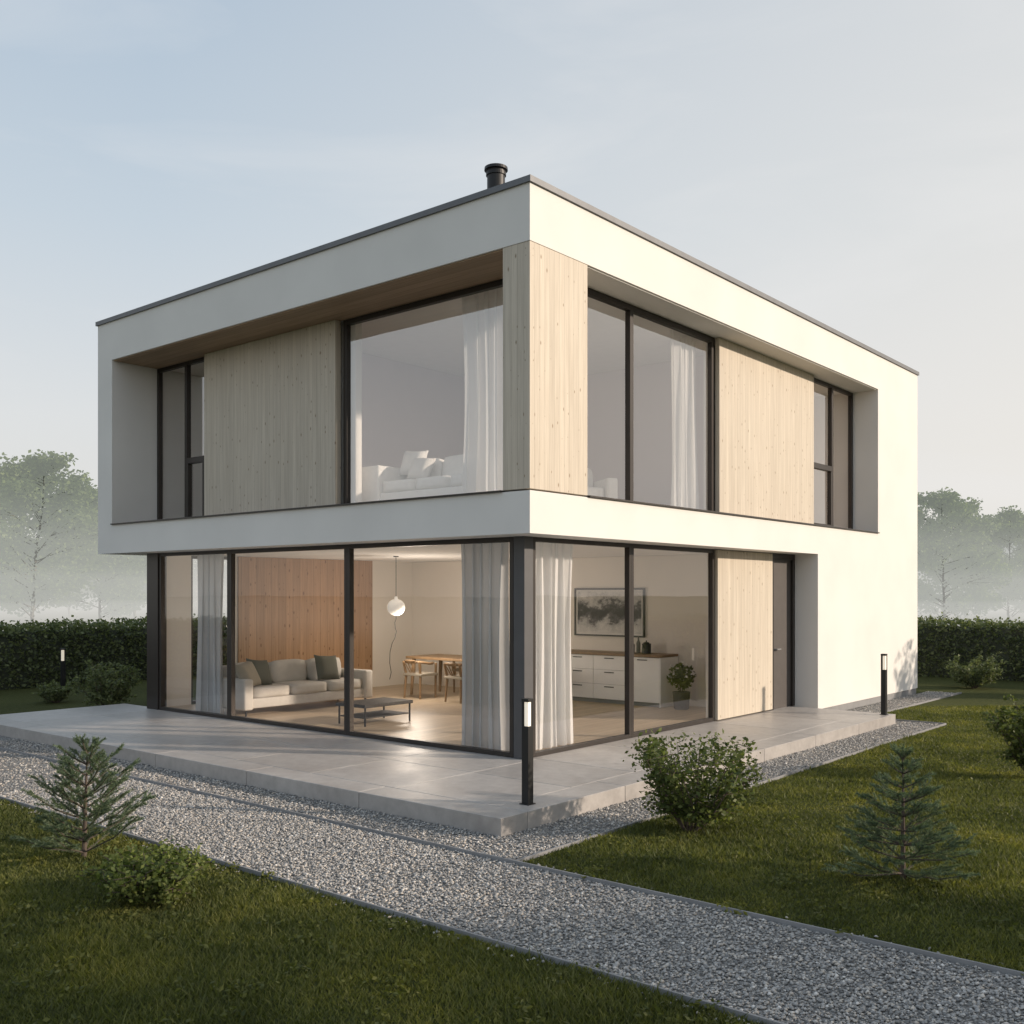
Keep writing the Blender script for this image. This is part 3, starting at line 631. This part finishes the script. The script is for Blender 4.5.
for i in range(320):
    j=int(rng.integers(n)); wc.append(np.stack([X[j]+rng.normal(size=26)*.05,Y[j]+rng.normal(size=26)*.05,.015+.04*rng.random(26)],1))
W4,_=leaves(np.concatenate(wc),.033,.6); W4=W4.reshape(-1,4,3); WT=np.concatenate([W4[:,[0,1,2]],W4[:,[0,2,3]]])
V=np.concatenate([V,WT]); n=len(V)
o=link(bpy.data.objects.new('grass',np_mesh('grass',V.reshape(-1,3),np.arange(n*3).reshape(n,3),[M['grass']]))); tag(o,'short green lawn grass','grass'); o['kind']='stuff'
# gravel stones
def rect(n,x0,x1,y0,y1): return np.stack([x0+(x1-x0)*rng.random(n),y0+(y1-y0)*rng.random(n)],1)
P=np.concatenate([rect(48000,PX0+.02,PX1-.02,-7,4),rect(8000,PX0+.02,PX1-.02,4,12),rect(9000,PX1+.02,TX,SY+.03,8),rect(10000,TX,SX-.02,SY+.03,TY),rect(600,TRX+.01,SX-.02,TY,0),rect(2600,SX,14,-.68,-.01)])
P=np.concatenate([P,np.stack([PX0-.02-np.abs(rng.normal(size=350))*.06,-7+13*rng.random(350)],1),np.stack([PX1+.03+np.abs(rng.normal(size=120))*.05,-7+4.9*rng.random(120)],1)])
n=len(P); base=np.array([(1,0,0),(-1,0,0),(0,1,0),(0,-1,0),(0,0,1),(0,0,-1)],float)
tri=np.array([(0,2,4),(2,1,4),(1,3,4),(3,0,4),(2,0,5),(1,2,5),(3,1,5),(0,3,5)])
s=.006+.011*rng.random(n)**1.8
Vv=base[None]*(.75+.5*rng.random((n,6,1)))+rng.normal(size=(n,6,3))*.18
ang=rng.random(n)*6.283; ca,sa=np.cos(ang),np.sin(ang); x=Vv[:,:,0]*ca[:,None]-Vv[:,:,1]*sa[:,None]; y=Vv[:,:,0]*sa[:,None]+Vv[:,:,1]*ca[:,None]
Vv=np.stack([x*1.15,y,Vv[:,:,2]*.65],2)*s[:,None,None]; Vv[:,:,0]+=P[:,0:1]; Vv[:,:,1]+=P[:,1:2]; Vv[:,:,2]+=(.006+.008*rng.random(n))[:,None]
Fc=(tri[None]+6*np.arange(n)[:,None,None]).reshape(-1,3)
o=link(bpy.data.objects.new('gravel',np_mesh('gravel',Vv.reshape(-1,3),Fc,[M['stone']]))); tag(o,'loose grey crushed gravel stones','gravel'); o['kind']='stuff'

# low mist behind the hedges (absorbing; added emission stands in for scattered skylight)
for i,(zt,den,x0,y0) in enumerate(((1.8,.010,24,21),(3.0,.008,22.5,19.5),(4.8,.008,21,18.5))):
    g=N('mist_volume'); v=g.n('ShaderNodeVolumeAbsorption'); v.inputs['Density'].default_value=den; v.inputs['Color'].default_value=c4(0,0,0)
    em=g.n('ShaderNodeEmission'); em.inputs[0].default_value=c4(.69,.68,.645); em.inputs[1].default_value=den
    ad=g.n('ShaderNodeAddShader'); g.l(v.outputs[0],ad.inputs[0]); g.l(em.outputs[0],ad.inputs[1])
    g.l(ad.outputs[0],g.out.inputs['Volume'])
    x1=240+i; y1=240+i; ya=-12-i; xa=-40-i
    poly=[(x0,ya),(x1,ya),(x1,y1),(xa,y1),(xa,y0),(x0,y0)]
    b=B(); zb=-.3-.05*i; vs=[(p[0],p[1],zb) for p in poly]+[(p[0],p[1],zt) for p in poly]; nn=6
    b.add(vs,[tuple(range(nn-1,-1,-1)),tuple(range(nn,2*nn))]+[(k,(k+1)%nn,nn+(k+1)%nn,nn+k) for k in range(nn)])
    o=b.obj('mist',g.m); o['kind']='stuff'; tag(o,'low morning mist over the fields','mist')

# ================= LIGHT
AZ=math.radians(30); EL=math.radians(17)
sd=Vector((math.sin(AZ)*math.cos(EL),-math.cos(AZ)*math.cos(EL),math.sin(EL)))
L=bpy.data.lights.new('sun','SUN'); L.energy=4.3; L.angle=math.radians(1.6); L.color=(1,.84,.68)
o=bpy.data.objects.new('sun',L); o.rotation_euler=(-sd).to_track_quat('-Z','Y').to_euler(); COL.objects.link(o)
L=bpy.data.lights.new('pendant_bulb','POINT'); L.energy=80; L.color=(1,.87,.73); L.shadow_soft_size=.25
o=bpy.data.objects.new('pendant_bulb',L); o.location=(px_+.25,py_-.2,1.45); COL.objects.link(o)
w=bpy.data.worlds.new('World'); scene.world=w; w.use_nodes=True; t=w.node_tree; t.nodes.clear()
def wn(ty): return t.nodes.new(ty)
out=wn('ShaderNodeOutputWorld'); bg=wn('ShaderNodeBackground'); sky=wn('ShaderNodeTexSky'); sky.sky_type='NISHITA'; sky.sun_disc=False
sky.sun_elevation=EL; sky.sun_rotation=math.radians(150); sky.air_density=1.0; sky.dust_density=3.0; sky.ozone_density=1.5
tc=wn('ShaderNodeTexCoord'); sp=wn('ShaderNodeSeparateXYZ'); t.links.new(tc.outputs['Generated'],sp.inputs[0])
r1=wn('ShaderNodeValToRGB'); t.links.new(sp.outputs[2],r1.inputs[0])
e=r1.color_ramp.elements; e[0].position=0; e[0].color=(.80,.765,.72,1); e[1].position=.62; e[1].color=(.385,.505,.645,1); q=e.new(.16); q.color=(.765,.775,.775,1); q=e.new(.33); q.color=(.595,.675,.745,1)
sc=wn('ShaderNodeVectorMath'); sc.operation='SCALE'; sc.inputs['Scale'].default_value=10.6; t.links.new(r1.outputs[0],sc.inputs[0])
mx=wn('ShaderNodeMix'); mx.data_type='RGBA'; mx.inputs[0].default_value=.86; t.links.new(sky.outputs[0],mx.inputs[6]); t.links.new(sc.outputs[0],mx.inputs[7])
dt=wn('ShaderNodeVectorMath'); dt.operation='DOT_PRODUCT'; t.links.new(tc.outputs['Generated'],dt.inputs[0]); dt.inputs[1].default_value=(.80,-.60,0)
mr=wn('ShaderNodeMapRange'); mr.inputs[1].default_value=-.1; mr.inputs[2].default_value=.85; mr.inputs[3].default_value=0; mr.inputs[4].default_value=.78; t.links.new(dt.outputs['Value'],mr.inputs[0])
mw=wn('ShaderNodeMix'); mw.data_type='RGBA'; t.links.new(mr.outputs[0],mw.inputs[0]); t.links.new(mx.outputs[2],mw.inputs[6]); mw.inputs[7].default_value=(8.7,8.3,7.75,1)
mp=wn('ShaderNodeMapping'); mp.inputs['Scale'].default_value=(1.0,1.0,4); mp.inputs['Rotation'].default_value=(.15,.1,0); t.links.new(tc.outputs['Generated'],mp.inputs[0])
nz=wn('ShaderNodeTexNoise'); nz.inputs['Scale'].default_value=2.3; nz.inputs['Detail'].default_value=7; nz.inputs['Roughness'].default_value=.55; nz.inputs['Distortion'].default_value=.5; t.links.new(mp.outputs[0],nz.inputs[0])
r2=wn('ShaderNodeValToRGB'); r2.color_ramp.elements[0].position=.46; r2.color_ramp.elements[1].position=.80; r2.color_ramp.elements[1].color=(.48,.48,.48,1); t.links.new(nz.outputs[0],r2.inputs[0])
m2=wn('ShaderNodeMix'); m2.data_type='RGBA'; t.links.new(r2.outputs[0],m2.inputs[0]); t.links.new(mw.outputs[2],m2.inputs[6]); m2.inputs[7].default_value=(8.4,8.35,8.3,1)
t.links.new(m2.outputs[2],bg.inputs[0]); bg.inputs[1].default_value=.1; t.links.new(bg.outputs[0],out.inputs[0])
# camera
cd=bpy.data.cameras.new('camera'); cam=bpy.data.objects.new('camera',cd); COL.objects.link(cam); cam.location=CAM
cam.rotation_euler=(math.pi/2,0,TH-math.pi/2); cd.sensor_width=36; cd.lens=36*F/1024; cd.shift_y=(HZ-512)/1024; cd.clip_end=2000; cd.clip_start=.1
scene.camera=cam
scene.view_settings.view_transform='Standard'; scene.view_settings.look='None'; scene.view_settings.exposure=0
